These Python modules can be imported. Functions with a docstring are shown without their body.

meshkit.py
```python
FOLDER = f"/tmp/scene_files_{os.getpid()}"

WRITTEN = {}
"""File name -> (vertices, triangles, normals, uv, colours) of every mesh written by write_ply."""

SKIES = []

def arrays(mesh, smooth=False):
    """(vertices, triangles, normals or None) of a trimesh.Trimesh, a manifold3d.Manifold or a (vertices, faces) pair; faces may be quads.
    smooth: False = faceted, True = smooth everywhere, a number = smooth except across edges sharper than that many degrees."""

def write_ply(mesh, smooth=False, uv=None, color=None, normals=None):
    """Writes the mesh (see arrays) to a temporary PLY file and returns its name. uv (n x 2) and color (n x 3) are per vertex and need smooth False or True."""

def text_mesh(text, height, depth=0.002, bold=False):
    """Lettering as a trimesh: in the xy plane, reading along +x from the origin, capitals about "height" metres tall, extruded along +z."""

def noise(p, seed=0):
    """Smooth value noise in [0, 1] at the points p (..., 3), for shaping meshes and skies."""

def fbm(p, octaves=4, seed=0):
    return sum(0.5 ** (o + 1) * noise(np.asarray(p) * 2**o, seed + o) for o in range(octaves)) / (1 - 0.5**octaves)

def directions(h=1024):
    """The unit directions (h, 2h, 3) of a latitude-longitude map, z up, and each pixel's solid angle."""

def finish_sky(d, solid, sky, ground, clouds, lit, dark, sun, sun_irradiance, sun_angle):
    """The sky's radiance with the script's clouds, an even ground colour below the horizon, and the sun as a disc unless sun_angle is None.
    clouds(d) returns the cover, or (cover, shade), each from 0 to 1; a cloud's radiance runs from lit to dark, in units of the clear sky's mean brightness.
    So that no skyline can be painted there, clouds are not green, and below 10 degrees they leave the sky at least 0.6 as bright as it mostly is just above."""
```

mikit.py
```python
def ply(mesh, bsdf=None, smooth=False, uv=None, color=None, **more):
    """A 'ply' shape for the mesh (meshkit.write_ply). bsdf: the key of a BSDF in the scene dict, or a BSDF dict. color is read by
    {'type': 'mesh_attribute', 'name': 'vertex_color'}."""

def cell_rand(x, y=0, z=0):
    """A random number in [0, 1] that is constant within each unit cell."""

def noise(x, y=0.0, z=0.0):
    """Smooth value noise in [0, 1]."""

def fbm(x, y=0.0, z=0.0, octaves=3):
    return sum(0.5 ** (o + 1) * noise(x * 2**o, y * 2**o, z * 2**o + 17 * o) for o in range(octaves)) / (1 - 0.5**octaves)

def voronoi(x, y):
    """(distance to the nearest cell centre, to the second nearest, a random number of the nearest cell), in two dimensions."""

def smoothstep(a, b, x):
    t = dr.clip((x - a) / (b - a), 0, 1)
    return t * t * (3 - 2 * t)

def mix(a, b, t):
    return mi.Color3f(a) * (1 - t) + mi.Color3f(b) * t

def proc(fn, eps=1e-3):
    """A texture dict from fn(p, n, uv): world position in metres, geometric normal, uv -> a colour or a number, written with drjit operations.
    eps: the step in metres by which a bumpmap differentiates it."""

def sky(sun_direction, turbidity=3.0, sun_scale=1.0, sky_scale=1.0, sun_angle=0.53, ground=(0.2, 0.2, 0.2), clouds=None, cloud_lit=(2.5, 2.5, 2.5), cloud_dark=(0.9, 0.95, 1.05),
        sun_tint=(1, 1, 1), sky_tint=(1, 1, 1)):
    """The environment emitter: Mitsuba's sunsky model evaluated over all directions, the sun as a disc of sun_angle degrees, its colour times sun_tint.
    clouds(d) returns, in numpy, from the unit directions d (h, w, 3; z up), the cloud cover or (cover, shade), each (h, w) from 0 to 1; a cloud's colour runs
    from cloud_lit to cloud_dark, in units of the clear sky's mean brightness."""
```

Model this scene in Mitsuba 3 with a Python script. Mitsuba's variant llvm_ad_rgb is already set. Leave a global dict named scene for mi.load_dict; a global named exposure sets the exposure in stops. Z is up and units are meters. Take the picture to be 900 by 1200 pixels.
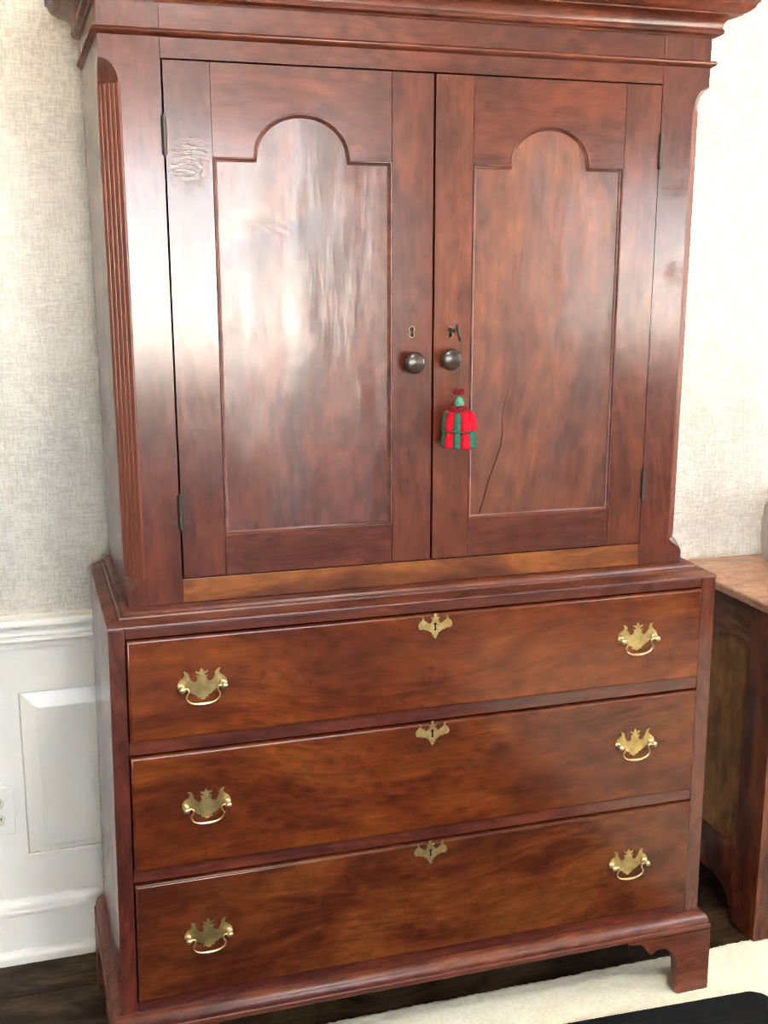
import math
import numpy as np
import trimesh
import manifold3d as m3
import drjit as dr
import mitsuba as mi
import mikit
from mikit import proc, noise, fbm, voronoi, cell_rand, smoothstep, mix
from shapely.geometry import Polygon, LineString, Point, box as sbox
from shapely.ops import unary_union

T = mi.ScalarTransform4f
scene, labels = {}, {}

# ------------------------------------------------------------------ camera, sky, exposure
CAM = np.array([-0.12376, -1.95724, 1.55116])
FWD = np.array([0.295506, 0.931147, -0.213640])
UP = [0.061626, 0.204581, 0.976908]
scene['camera'] = {'type': 'perspective', 'fov': 36.3055, 'fov_axis': 'x', 'near_clip': 0.05, 'far_clip': 200.0,
                   'to_world': T().look_at(origin=CAM.tolist(), target=(CAM + FWD).tolist(), up=UP)}
scene['sky'] = mikit.sky((0.35, 0.75, 0.62), turbidity=4.0, sun_scale=1.3, sky_scale=1.0, sun_tint=(0.93, 1.0, 1.10), ground=(0.47, 0.49, 0.50),
                         clouds=lambda d: (np.full(d.shape[:2], 0.6), np.full(d.shape[:2], 0.25)),
                         cloud_lit=(2.1, 2.15, 2.3), cloud_dark=(1.2, 1.25, 1.35))
exposure = 6.6

# ------------------------------------------------------------------ helpers
def add(key, mesh, bsdf, smooth=False):
    k, n = key, 0
    while k in scene:
        n += 1
        k = f'{key}_{n:03d}'
    scene[k] = mikit.ply(mesh, bsdf, smooth=smooth)
    return k

def lab(key, label, cat=None, group=None, kind=None):
    d = {'label': label}
    if cat: d['category'] = cat
    if group: d['group'] = group
    if kind: d['kind'] = kind
    labels[key] = d

def struct(key, mesh, bsdf, label, cat, smooth=False):
    k = add(key, mesh, bsdf, smooth)
    lab(k, label, cat, kind='structure')
    return k

def box(x0, x1, y0, y1, z0, z1):
    m = trimesh.creation.box([x1 - x0, y1 - y0, z1 - z0])
    m.apply_translation([(x0 + x1) / 2, (y0 + y1) / 2, (z0 + z1) / 2])
    return m

_ico = trimesh.creation.icosphere(subdivisions=2)
def rbox(x0, x1, y0, y1, z0, z1, r):
    pts = [_ico.vertices * r + [x, y, z] for x in (x0 + r, x1 - r) for y in (y0 + r, y1 - r) for z in (z0 + r, z1 - r)]
    return trimesh.Trimesh(np.vstack(pts)).convex_hull

def cat(*ms):
    return trimesh.util.concatenate(list(ms))

def extr(poly, y0, y1):
    """Polygon in (x, z) made solid between the depths y0 (front) and y1."""
    out = []
    for g in getattr(poly, 'geoms', [poly]):
        if g.area < 1e-9: continue
        m = trimesh.creation.extrude_polygon(g, y1 - y0, engine='earcut')
        v = np.array(m.vertices)
        m.vertices = np.stack([v[:, 0], y1 - v[:, 2], v[:, 1]], 1)
        out.append(m)
    return cat(*out)

def extr_x(poly, x0, x1):
    """Polygon in (y, z) made solid between x0 and x1."""
    m = trimesh.creation.extrude_polygon(poly, x1 - x0, engine='earcut')
    v = np.array(m.vertices)
    m.vertices = np.stack([x0 + v[:, 2], v[:, 0], v[:, 1]], 1)
    return m

def extr_z(poly, z0, z1):
    m = trimesh.creation.extrude_polygon(poly, z1 - z0, engine='earcut')
    m.apply_translation([0, 0, z0])
    return m

def grid_mesh(rows, closed_u=False, closed_v=False):
    """rows (n, m, 3) -> quads."""
    rows = np.asarray(rows, float)
    n, m = rows.shape[:2]
    f = []
    for i in range(n if closed_u else n - 1):
        for j in range(m if closed_v else m - 1):
            a, b = i * m + j, i * m + (j + 1) % m
            c, d = ((i + 1) % n) * m + (j + 1) % m, ((i + 1) % n) * m + j
            f += [[a, b, c], [a, c, d]]
    return trimesh.Trimesh(rows.reshape(-1, 3), np.array(f), process=False)

def fix(m):
    m.merge_vertices()
    trimesh.repair.fix_normals(m)
    return m

def around(profile, x0, x1, y0, y1):
    """Moulding round the left side, front and right side of a case: profile is a closed list of (out, z)."""
    p = np.array(profile, float)
    rows = []
    for kx, ky in ((0, 1), (0, 0), (1, 0), (1, 1)):
        x = (x1 + p[:, 0]) if kx else (x0 - p[:, 0])
        y = np.full(len(p), y1) if ky else (y0 - p[:, 0])
        rows.append(np.stack([x, y, p[:, 1]], 1))
    body = grid_mesh(rows, closed_v=True)
    tri = trimesh.creation.triangulate_polygon(Polygon(p), engine='earcut')
    caps = []
    for kx in (0, 1):
        v = tri[0]
        x = (x1 + v[:, 0]) if kx else (x0 - v[:, 0])
        caps.append(trimesh.Trimesh(np.stack([x, np.full(len(v), y1), v[:, 1]], 1), tri[1], process=False))
    return fix(cat(body, *caps))

def along_x(profile, x0, x1):
    """Moulding on a wall: profile a closed list of (y, z)."""
    return fix(extr_x(Polygon(profile), x0, x1))

def lathe(profile, axis='z', n=32):
    """profile: (radius, height) from bottom to top, closed on the axis."""
    p = np.array(profile, float)
    a = np.arange(n) * 2 * np.pi / n
    rows = np.stack([np.outer(p[:, 0], np.cos(a)), np.outer(p[:, 0], np.sin(a)), np.repeat(p[:, 1:], n, 1)], -1)
    m = fix(grid_mesh(rows, closed_v=True))
    m.update_faces(m.nondegenerate_faces()); m.remove_unreferenced_vertices()
    v = np.array(m.vertices)
    if axis == 'y':      # height runs towards the room (-y)
        m.vertices = np.stack([v[:, 0], -v[:, 2], v[:, 1]], 1)
    trimesh.repair.fix_normals(m)
    return m

def tube(pts, radii, n=12, closed=False):
    p = np.asarray(pts, float)
    r = np.broadcast_to(radii, (len(p),))
    t = (np.roll(p, -1, 0) - np.roll(p, 1, 0)) if closed else np.gradient(p, axis=0)
    t /= np.linalg.norm(t, axis=1, keepdims=True)
    ref = np.array([0.31, 0.9, 0.21]); rows = []
    for i in range(len(p)):
        a = np.cross(t[i], ref); a /= np.linalg.norm(a); b = np.cross(t[i], a)
        ang = np.arange(n) * 2 * np.pi / n
        rows.append(p[i] + r[i] * (np.cos(ang)[:, None] * a + np.sin(ang)[:, None] * b))
    m = grid_mesh(rows, closed_u=closed, closed_v=True)
    if not closed:
        v = np.vstack([m.vertices, p[:1], p[-1:]]); N = len(p) * n
        f = list(m.faces)
        for j in range(n):
            f += [[N, (j + 1) % n, j], [N + 1, N - n + j, N - n + (j + 1) % n]]
        m = trimesh.Trimesh(v, np.array(f), process=False)
    return fix(m)

def smooth_path(pts, k=6):
    from scipy.interpolate import CubicSpline
    p = np.array(pts, float); s = np.r_[0, np.cumsum(np.linalg.norm(np.diff(p, axis=0), axis=1))]
    return CubicSpline(s, p)(np.linspace(0, s[-1], k * len(p)))

def shift(m, d):
    m = m.copy(); m.apply_translation(d); return m

# ------------------------------------------------------------------ materials
def bsdf(name, **k):
    scene[name] = {'type': 'principled', **k}
def bumped(name, fn, height, eps=5e-4, **k):
    scene[name] = {'type': 'bumpmap', 'arbitrary': proc(fn, eps), 'scale': height, 'bsdf': {'type': 'principled', **k}}

def rgb(*c):
    return {'type': 'rgb', 'value': list(c)}

def wood_color(g, a, b, dark, mid, light, seed, figure=1.0):
    w = fbm(g * 2.1 + seed, a * 5.0, b * 5.0, 3)
    fig = fbm(g * 5.5 + w * 3.5, a * 24.0 + w * 6.0 + seed, b * 24.0, 4)
    blot = fbm(g * 11.0, a * 15.0 + seed * 3, b * 15.0, 3)
    fine = fbm(g * 14.0 + w * 2, a * 190.0 + w * 22, b * 190.0, 3)
    pore = noise(g * 60.0, a * 750.0, b * 750.0)
    t = smoothstep(0.30, 0.72, fig * 0.62 * figure + blot * 0.38 + (0.5 - 0.31 * figure - 0.19))
    c = mix(dark, mid, smoothstep(0.0, 0.5, t))
    c = mix(c, light, smoothstep(0.5, 1.0, t))
    mott = fbm(g * 42.0 + w * 6.0, a * 78.0 + w * 8.0, b * 78.0 + seed, 3)
    c = c * (0.62 + 0.70 * fine) * (0.90 + 0.19 * pore) * (0.58 + 0.80 * mott)
    return c

D_H, M_H, L_H = (0.092, 0.0160, 0.0036), (0.140, 0.0275, 0.0050), (0.190, 0.0450, 0.0075)
D_V, M_V, L_V = (0.062, 0.0118, 0.0068), (0.084, 0.0160, 0.0084), (0.108, 0.0225, 0.0102)

def specks(x, z):
    """small dark dents and nail marks scattered over old wood"""
    u, v = x * 26.0, z * 34.0
    f, s, r = voronoi(u, v)
    spot = 1 - smoothstep(0.02, 0.06, f)
    return spot * dr.select(r > 0.80, mi.Float(1), mi.Float(0))

def c_drawer(p, n, uv):
    c = wood_color(p.x, p.z, p.y, D_H, M_H, L_H, 3.7, 1.1)
    sp = specks(p.x, p.z)
    scratch = noise(p.x * 420.0, p.z * 50.0) * smoothstep(0.55, 0.9, noise(p.x * 31.0 + 5.0, p.z * 31.0))
    board = dr.select(p.z < 0.46, mi.Color3f(0.66, 0.70, 0.95), dr.select(p.z < 0.705, mi.Color3f(0.80, 0.76, 0.8), mi.Color3f(0.88, 0.82, 0.9)))   # three boards of different tone
    return c * board * (1 - 0.45 * sp) * (1 - 0.18 * smoothstep(0.62, 0.8, scratch))
def c_rail(p, n, uv):
    return wood_color(p.x, p.z, p.y, D_V, M_V, (0.120, 0.0245, 0.0105), 11.3, 0.8) * (1 - 0.35 * specks(p.x + 3, p.z))
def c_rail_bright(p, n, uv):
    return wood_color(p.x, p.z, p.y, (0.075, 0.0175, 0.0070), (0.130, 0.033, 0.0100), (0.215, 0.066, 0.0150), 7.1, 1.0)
def c_stile(p, n, uv):
    return wood_color(p.z, p.x, p.y, D_V, M_V, L_V, 5.9, 0.9) * (1 - 0.35 * specks(p.x, p.z + 2))
def c_panel(p, n, uv):
    c = wood_color(p.z, p.x, p.y, (0.056, 0.0110, 0.0068), (0.084, 0.0160, 0.0084), (0.120, 0.0255, 0.0105), 17.1, 1.0)
    return c * (1 - 0.4 * specks(p.x + 1.3, p.z))
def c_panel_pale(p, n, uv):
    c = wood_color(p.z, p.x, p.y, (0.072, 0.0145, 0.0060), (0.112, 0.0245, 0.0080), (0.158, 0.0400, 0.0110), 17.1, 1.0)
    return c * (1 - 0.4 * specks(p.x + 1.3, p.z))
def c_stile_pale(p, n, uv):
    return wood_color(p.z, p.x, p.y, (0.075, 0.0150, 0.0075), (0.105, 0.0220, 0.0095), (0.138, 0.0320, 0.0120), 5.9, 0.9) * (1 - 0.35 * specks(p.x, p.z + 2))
def c_side(p, n, uv):
    return wood_color(p.z, p.y, p.x, D_V, M_V, L_V, 9.2, 0.8)

def ring_marks(x, z, cx, cz, w, h):
    d = dr.square((x - cx) / w) + dr.square((z - cz) / h)
    return dr.clip(1 - d, 0, 1)
def crackle(x, z):
    """fine wrinkles in old varnish: narrow crooked creases"""
    q = noise(x * 70.0, z * 70.0) * 1.5
    a = noise(x * 165.0 + q, z * 165.0 - q)
    b = noise(x * 210.0 - q + 7.0, z * 185.0 + q)
    return (1 - smoothstep(0.0, 0.16, dr.abs(a - 0.5))) + 0.7 * (1 - smoothstep(0.0, 0.14, dr.abs(b - 0.5)))

def h_flat(p, n, uv):          # planed and polished boards: faint waves and pores
    w = fbm(p.x * 7.0, p.z * 7.0, p.y * 7.0, 2)
    g = noise(p.x * 90.0, p.z * 330.0, p.y * 330.0)
    return w * 0.85 + g * 0.012
def h_vert(p, n, uv):
    w = fbm(p.x * 10.0, p.z * 4.5, p.y * 10.0, 2)
    g = noise(p.x * 330.0, p.z * 60.0, p.y * 330.0)
    m = ring_marks(p.x, p.z, 0.176, 1.695, 0.045, 0.06) + ring_marks(p.x, p.z, 1.075, 1.72, 0.03, 0.022) + \
        ring_marks(p.x, p.z, 1.085, 1.675, 0.032, 0.02) + 0.7 * ring_marks(p.x, p.z, 1.09, 1.52, 0.03, 0.03) + 0.5 * ring_marks(p.x, p.z, 0.17, 1.26, 0.035, 0.03)
    return w * 0.8 + g * 0.010 + crackle(p.x, p.z) * smoothstep(0.0, 0.8, m) * 0.15
def h_panel(p, n, uv):         # hand-planed fielded panels, quite uneven
    w = fbm(p.x * 9.0 + 3.0, p.z * 5.0, 0.0, 3)
    s = fbm(p.x * 48.0, p.z * 8.0, 3.0, 3)
    g = noise(p.x * 420.0, p.z * 45.0)
    k = fbm(p.x * 80.0 + 9, p.z * 70.0, 1.0, 2)
    swirl = ring_marks(p.x, p.z, 0.29, 1.60, 0.08, 0.05)
    ridges = noise(p.x * 60.0 + p.z * 130.0 + w * 5, p.z * 25.0) * swirl
    return w * 2.0 + s * 0.32 + g * 0.030 + k * 0.075 + ridges * 0.45
def h_panel_bowed(p, n, uv):   # the right-hand panel has bowed forward across its width
    return h_panel(p, n, uv) - 34.0 * (p.x - 0.82) - 62.0 * dr.square(p.x - 0.82) + 22.0 * dr.square(p.z - 1.48)
def h_panel_hollow(p, n, uv):  # the left-hand panel is slightly hollow along its height and has a dent by a knot
    knot = dr.exp(-dr.square((p.x - 0.315 - (p.z - 1.60) * 1.2) / 0.095) - dr.square((p.z - 1.60 - (p.x - 0.315) * 0.25) / 0.034))
    return h_panel(p, n, uv) + 30.0 * dr.square(p.z - 1.46) - 1.25 * knot

WOOD = dict(specular=0.5, clearcoat=0.6, clearcoat_gloss=0.95)
def r_polish(p, n, uv):
    return 0.14 + 0.12 * fbm(p.x * 14.0, p.z * 9.0, p.y * 14.0, 3)
def r_panel(p, n, uv):
    return 0.15 + 0.20 * fbm(p.x * 38.0, p.z * 7.0, p.y * 20.0, 3)
bumped('m_drawer', h_flat, 0.0010, base_color=proc(c_drawer), roughness=proc(r_polish), specular=0.38, clearcoat=0.25, clearcoat_gloss=0.93)
bumped('m_rail', h_flat, 0.0010, base_color=proc(c_rail), roughness=proc(r_polish), **WOOD)
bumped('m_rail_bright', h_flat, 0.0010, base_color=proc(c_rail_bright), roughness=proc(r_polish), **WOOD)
bumped('m_stile', h_vert, 0.0010, base_color=proc(c_stile), roughness=proc(r_polish), **WOOD)
bumped('m_panel', h_panel_hollow, 0.0010, base_color=proc(c_panel), roughness=proc(r_panel), **WOOD)
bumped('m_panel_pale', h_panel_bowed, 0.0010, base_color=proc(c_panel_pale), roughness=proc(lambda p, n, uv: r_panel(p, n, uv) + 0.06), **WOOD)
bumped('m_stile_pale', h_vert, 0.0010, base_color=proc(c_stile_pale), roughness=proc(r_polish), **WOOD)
scene['m_side'] = {'type': 'roughplastic', 'distribution': 'ggx', 'alpha': 0.035, 'int_ior': 1.52, 'diffuse_reflectance': proc(c_side)}
bsdf('m_reed', base_color=proc(lambda p, n, uv: mix((0.105, 0.022, 0.010), (0.165, 0.038, 0.0155), fbm(p.z * 9.0, p.x * 40.0, p.y * 40.0, 3))), roughness=0.30, specular=0.5)
bsdf('m_moulding', base_color=proc(lambda p, n, uv: wood_color(p.x, p.z, p.y, (0.062, 0.0135, 0.0075), (0.105, 0.0235, 0.0110), (0.150, 0.0370, 0.0145), 4.4, 0.8)), roughness=0.38, specular=0.5, clearcoat=0.2, clearcoat_gloss=0.8)
bsdf('m_inside', base_color=rgb(0.03, 0.012, 0.006), roughness=0.7)
bsdf('m_iron', base_color=rgb(0.060, 0.052, 0.044), metallic=0.7, roughness=0.42)
bsdf('m_knob', base_color=proc(lambda p, n, uv: mix((0.018, 0.011, 0.008), (0.045, 0.024, 0.015), fbm(p.x * 60, p.z * 260, p.y * 260, 2))), roughness=0.26, specular=0.6)
bsdf('m_void', base_color=rgb(0.006, 0.004, 0.003), roughness=0.8)
def c_brass(p, n, uv):
    t = fbm(p.x * 55, p.z * 55, p.y * 55, 3)
    return mix((0.36, 0.255, 0.095), (0.56, 0.43, 0.18), smoothstep(0.3, 0.7, t))
bsdf('m_brass', base_color=proc(c_brass), metallic=0.9, roughness=0.36)
bsdf('m_brass_bright', base_color=rgb(0.72, 0.56, 0.31), metallic=0.95, roughness=0.25)

def weave(a, b):
    h = noise(a * 55.0, b * 420.0) * 0.5 + noise(a * 130.0 + 7, b * 640.0) * 0.5
    v = noise(a * 420.0, b * 60.0 + 3) * 0.5 + noise(a * 640.0, b * 150.0) * 0.5
    return h, v
def c_paper(p, n, uv):
    a = p.x + p.y
    h, v = weave(a, p.z)
    t = smoothstep(0.26, 0.74, 0.5 * h + 0.5 * v + 0.22 * (fbm(a * 14.0, p.z * 14.0, 0.0, 3) - 0.5))
    return mix((0.440, 0.398, 0.328), (0.605, 0.562, 0.482), t)
bsdf('m_paper', base_color=proc(c_paper), roughness=0.42, specular=1.0)
bsdf('m_paint', base_color=proc(lambda p, n, uv: mix((0.800, 0.778, 0.700), (0.830, 0.808, 0.730), fbm(p.x * 9, p.z * 9, p.y * 9, 2))), roughness=0.30, specular=0.5)
bsdf('m_ceiling', base_color=rgb(0.84, 0.84, 0.82), roughness=0.9)
bsdf('m_plastic', base_color=rgb(0.80, 0.79, 0.72), roughness=0.32)
bsdf('m_plastic_face', base_color=rgb(0.62, 0.60, 0.50), roughness=0.30)
scene['m_glass'] = {'type': 'thindielectric', 'int_ior': 1.5}

def c_floor(p, n, uv):
    row = dr.floor((p.y - 0.55) / 0.15)
    k = cell_rand(row, 3)
    c = wood_color(p.x * 0.8 + k * 37.0, p.y * 0.9, p.z, (0.022, 0.0125, 0.006), (0.045, 0.0265, 0.0135), (0.070, 0.043, 0.022), 21.0, 1.2)
    return c * (0.75 + 0.5 * k)
bsdf('m_floor', base_color=proc(c_floor), roughness=0.55, specular=0.15)
def c_rug(p, n, uv):
    t = fbm(p.x * 210, p.y * 210, p.z * 210, 3)
    return mix((0.80, 0.745, 0.565), (0.88, 0.835, 0.66), smoothstep(0.25, 0.75, t))
bsdf('m_rug', base_color=proc(c_rug), roughness=0.95, specular=0.1, sheen=0.4)
bsdf('m_mat', base_color=proc(lambda p, n, uv: mix((0.0035, 0.004, 0.0045), (0.008, 0.009, 0.010), fbm(p.x * 9, p.y * 160, 0.0, 3))), roughness=0.75, specular=0.2)
def c_board(p, n, uv):
    return wood_color(p.x, p.y, p.z, (0.26, 0.120, 0.062), (0.36, 0.180, 0.100), (0.44, 0.240, 0.145), 31.0, 0.8)
bsdf('m_board_top', base_color=proc(c_board), roughness=0.33, specular=0.5)
bsdf('m_board_rail', base_color=proc(lambda p, n, uv: wood_color(p.y, p.z, p.x, (0.060, 0.0225, 0.0110), (0.115, 0.044, 0.020), (0.165, 0.066, 0.030), 33.0, 1.0)), roughness=0.55, specular=0.2)
bsdf('m_board_post', base_color=proc(lambda p, n, uv: wood_color(p.z, p.y, p.x, (0.040, 0.0095, 0.0045), (0.088, 0.020, 0.0075), (0.135, 0.038, 0.012), 35.0, 1.1)), roughness=0.40, specular=0.4)
bsdf('m_board_panel', base_color=proc(lambda p, n, uv: wood_color(p.z, p.y, p.x, (0.130, 0.058, 0.0210), (0.200, 0.094, 0.0340), (0.260, 0.130, 0.0480), 37.0, 0.9)), roughness=0.6, specular=0.15)
bsdf('m_board_front', base_color=proc(lambda p, n, uv: wood_color(p.x, p.z, p.y, (0.085, 0.028, 0.013), (0.16, 0.058, 0.025), (0.22, 0.085, 0.035), 39.0, 1.0)), roughness=0.38, specular=0.45)
def yarn(c0, c1):
    return proc(lambda p, n, uv: mix(c0, c1, fbm((p.x + p.y) * 1500, p.z * 260, p.y * 900, 2)))
bsdf('m_yarn_red', base_color=yarn((0.26, 0.002, 0.010), (0.74, 0.012, 0.030)), roughness=0.9, specular=0.15, sheen=0.5)
bsdf('m_yarn_green', base_color=yarn((0.010, 0.065, 0.042), (0.045, 0.19, 0.125)), roughness=0.9, specular=0.15, sheen=0.4)
bsdf('m_bead_green', base_color=rgb(0.085, 0.26, 0.165), roughness=0.7, specular=0.25)
bsdf('m_yarn_dark', base_color=yarn((0.10, 0.006, 0.010), (0.30, 0.028, 0.036)), roughness=0.9, specular=0.15)
bsdf('m_cord', base_color=rgb(0.055, 0.060, 0.042), roughness=0.8)
bsdf('m_vase', base_color=rgb(0.42, 0.365, 0.31), roughness=0.6, specular=0.3)
bsdf('m_outside', base_color=rgb(0.50, 0.49, 0.46), roughness=1.0)

# ------------------------------------------------------------------ room
XL, XR, YF, YB, H = -2.7, 4.25, -4.2, 0.55, 2.62
YP = 0.541                                        # face of the wainscot
struct('wall_back', box(XL - .1, XR + .1, YB, YB + .12, -.06, H + .1), 'm_paper', 'beige linen-weave wallpapered wall behind the tall cabinet', 'wall')
struct('wall_left', box(XL - .12, XL, YF - .12, YB, -.06, H + .1), 'm_paper', 'beige wallpapered side wall out of view on the left', 'wall')
def turn(m):                                     # wall built along x, front face y = YF, stood up as the right-hand wall
    v = np.array(m.vertices); o = m.copy()
    o.vertices = np.stack([XR + (YF - v[:, 1]), v[:, 0], v[:, 2]], 1)
    return o
struct('ceiling', box(XL - .1, XR + .1, YF - .1, YB + .1, H, H + .1), 'm_ceiling', 'plain white ceiling', 'ceiling')
struct('floor', box(XL - .1, XR + .1, YF - .1, YB + .1, -.06, -.012), 'm_floor', 'dark brown stained wooden floor', 'floor')
row = 0
y = YB
while y > YF:                                     # floor boards run along the wall
    off = (row * 0.77) % 2.2
    xs = [XL] + [x for x in np.arange(XL + off, XR, 2.2) if XL + .3 < x < XR - .3] + [XR]
    for a, b in zip(xs[:-1], xs[1:]):
        add('floor__plank', rbox(a + .0006, b - .0006, max(y - .15, YF) + .0006, y - .0006, -.013, 0.0, .0015) if False else box(a + .0007, b - .0007, max(y - .15, YF) + .0007, y - .0007, -.013, 0.0), 'm_floor')
    y -= .15; row += 1

# wall with the windows, behind the camera
WIN = [(-0.80, 1.60, 0.98, 2.12), (3.28, 4.05, 1.05, 2.00)]
WIN_SIDE = (-1.95, -0.55, 0.98, 2.12)            # in the right-hand wall
wp = sbox(XL - .1, -.06, XR + .1, H + .1)
for a, b, c, d in WIN: wp = wp.difference(sbox(a, c, b, d))
struct('wall_front', extr(wp, YF - .14, YF), 'm_paper', 'wallpapered wall with the windows behind the camera', 'wall')
sw = sbox(YF - .12, -.06, YB, H + .1).difference(sbox(WIN_SIDE[0], WIN_SIDE[2], WIN_SIDE[1], WIN_SIDE[3]))
struct('wall_right', turn(extr(sw, YF - .14, YF)), 'm_paper', 'wallpapered side wall with a window out of view on the right', 'wall')
for i, (a, b, c, d) in enumerate(WIN + [WIN_SIDE]):
    k = f'window_{i + 1}'
    tr = turn if i == len(WIN) else (lambda m: m)
    fr = sbox(a - .09, c - .09, b + .09, d + .09).difference(sbox(a + .012, c + .012, b - .012, d - .012))
    nl = 3 if b - a > 2 else 2 if b - a > 1 else 1
    ed = np.linspace(a + .025, b - .025, nl + 1)
    lights = [(u + .02, v - .02) for u, v in zip(ed[:-1], ed[1:])]
    sash = sbox(a, c, b, d).difference(unary_union([sbox(u, c + .045, v, d - .045) for u, v in lights]))
    add(k, tr(cat(extr(fr, YF, YF + .02), box(a - .11, b + .11, YF, YF + .06, c - .115, c - .085))), 'm_paint')
    lab(k, 'white painted window casing in the wall out of view', 'window', kind='structure')
    add(k + '__sash', tr(extr(sash, YF - .09, YF - .05)), 'm_paint')
    for u0, u1 in lights:
        pane = trimesh.Trimesh([[u0, YF - .07, c + .045], [u1, YF - .07, c + .045], [u1, YF - .07, d - .045], [u0, YF - .07, d - .045]], [[0, 2, 1], [0, 3, 2]], process=False)
        add(k + '__pane', tr(pane), 'm_glass')

# wainscot of the back wall: stiles and rails with raised panels
openings, xx = [], -0.1545 - 0.70 * 3
while xx < XR - .7:
    openings.append((xx, xx + .60)); xx += .70 if False else .72
openings = [(-0.1545 + .72 * i, -0.1545 + .72 * i + .60) for i in range(-3, 7)]
fr = sbox(XL, 0.0, XR, 0.74)
for a, b in openings: fr = fr.difference(sbox(a, .2505, b, .6315))
add('wall_back__wainscot', extr(fr, YP, YB + .001), 'm_paint')
lab('wall_back__wainscot', 'white painted wainscot framing')
for a, b in openings:
    c, d = .2505, .6315
    o = [(a + .0038, c + .0038), (b - .0038, c + .0038), (b - .0038, d - .0038), (a + .0038, d - .0038)]
    w = .0365
    n_ = [(a + w, c + w * .58), (b - w, c + w * .58), (b - w, d - w), (a + w, d - w)]
    v = [(x, YB + .001, z) for x, z in o] + [(x, YB - .0012, z) for x, z in o] + [(x, YP - .0008, z) for x, z in n_] + [(x, YP - .0022, z) for x, z in [(p + s * .0012, q + t * .0012) for (p, q), (s, t) in zip(n_, ((1, 1), (-1, 1), (-1, -1), (1, -1)))]]
    f = []
    for L in range(3):
        for i in range(4):
            j = (i + 1) % 4
            f += [[L * 4 + i, L * 4 + j, L * 4 + 4 + j], [L * 4 + i, L * 4 + 4 + j, L * 4 + 4 + i]]
    f += [[12, 13, 14], [12, 14, 15], [0, 2, 1], [0, 3, 2]]
    add('wall_back__wainscot_panel', fix(trimesh.Trimesh(np.array(v), np.array(f), process=False)), 'm_paint')

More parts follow.
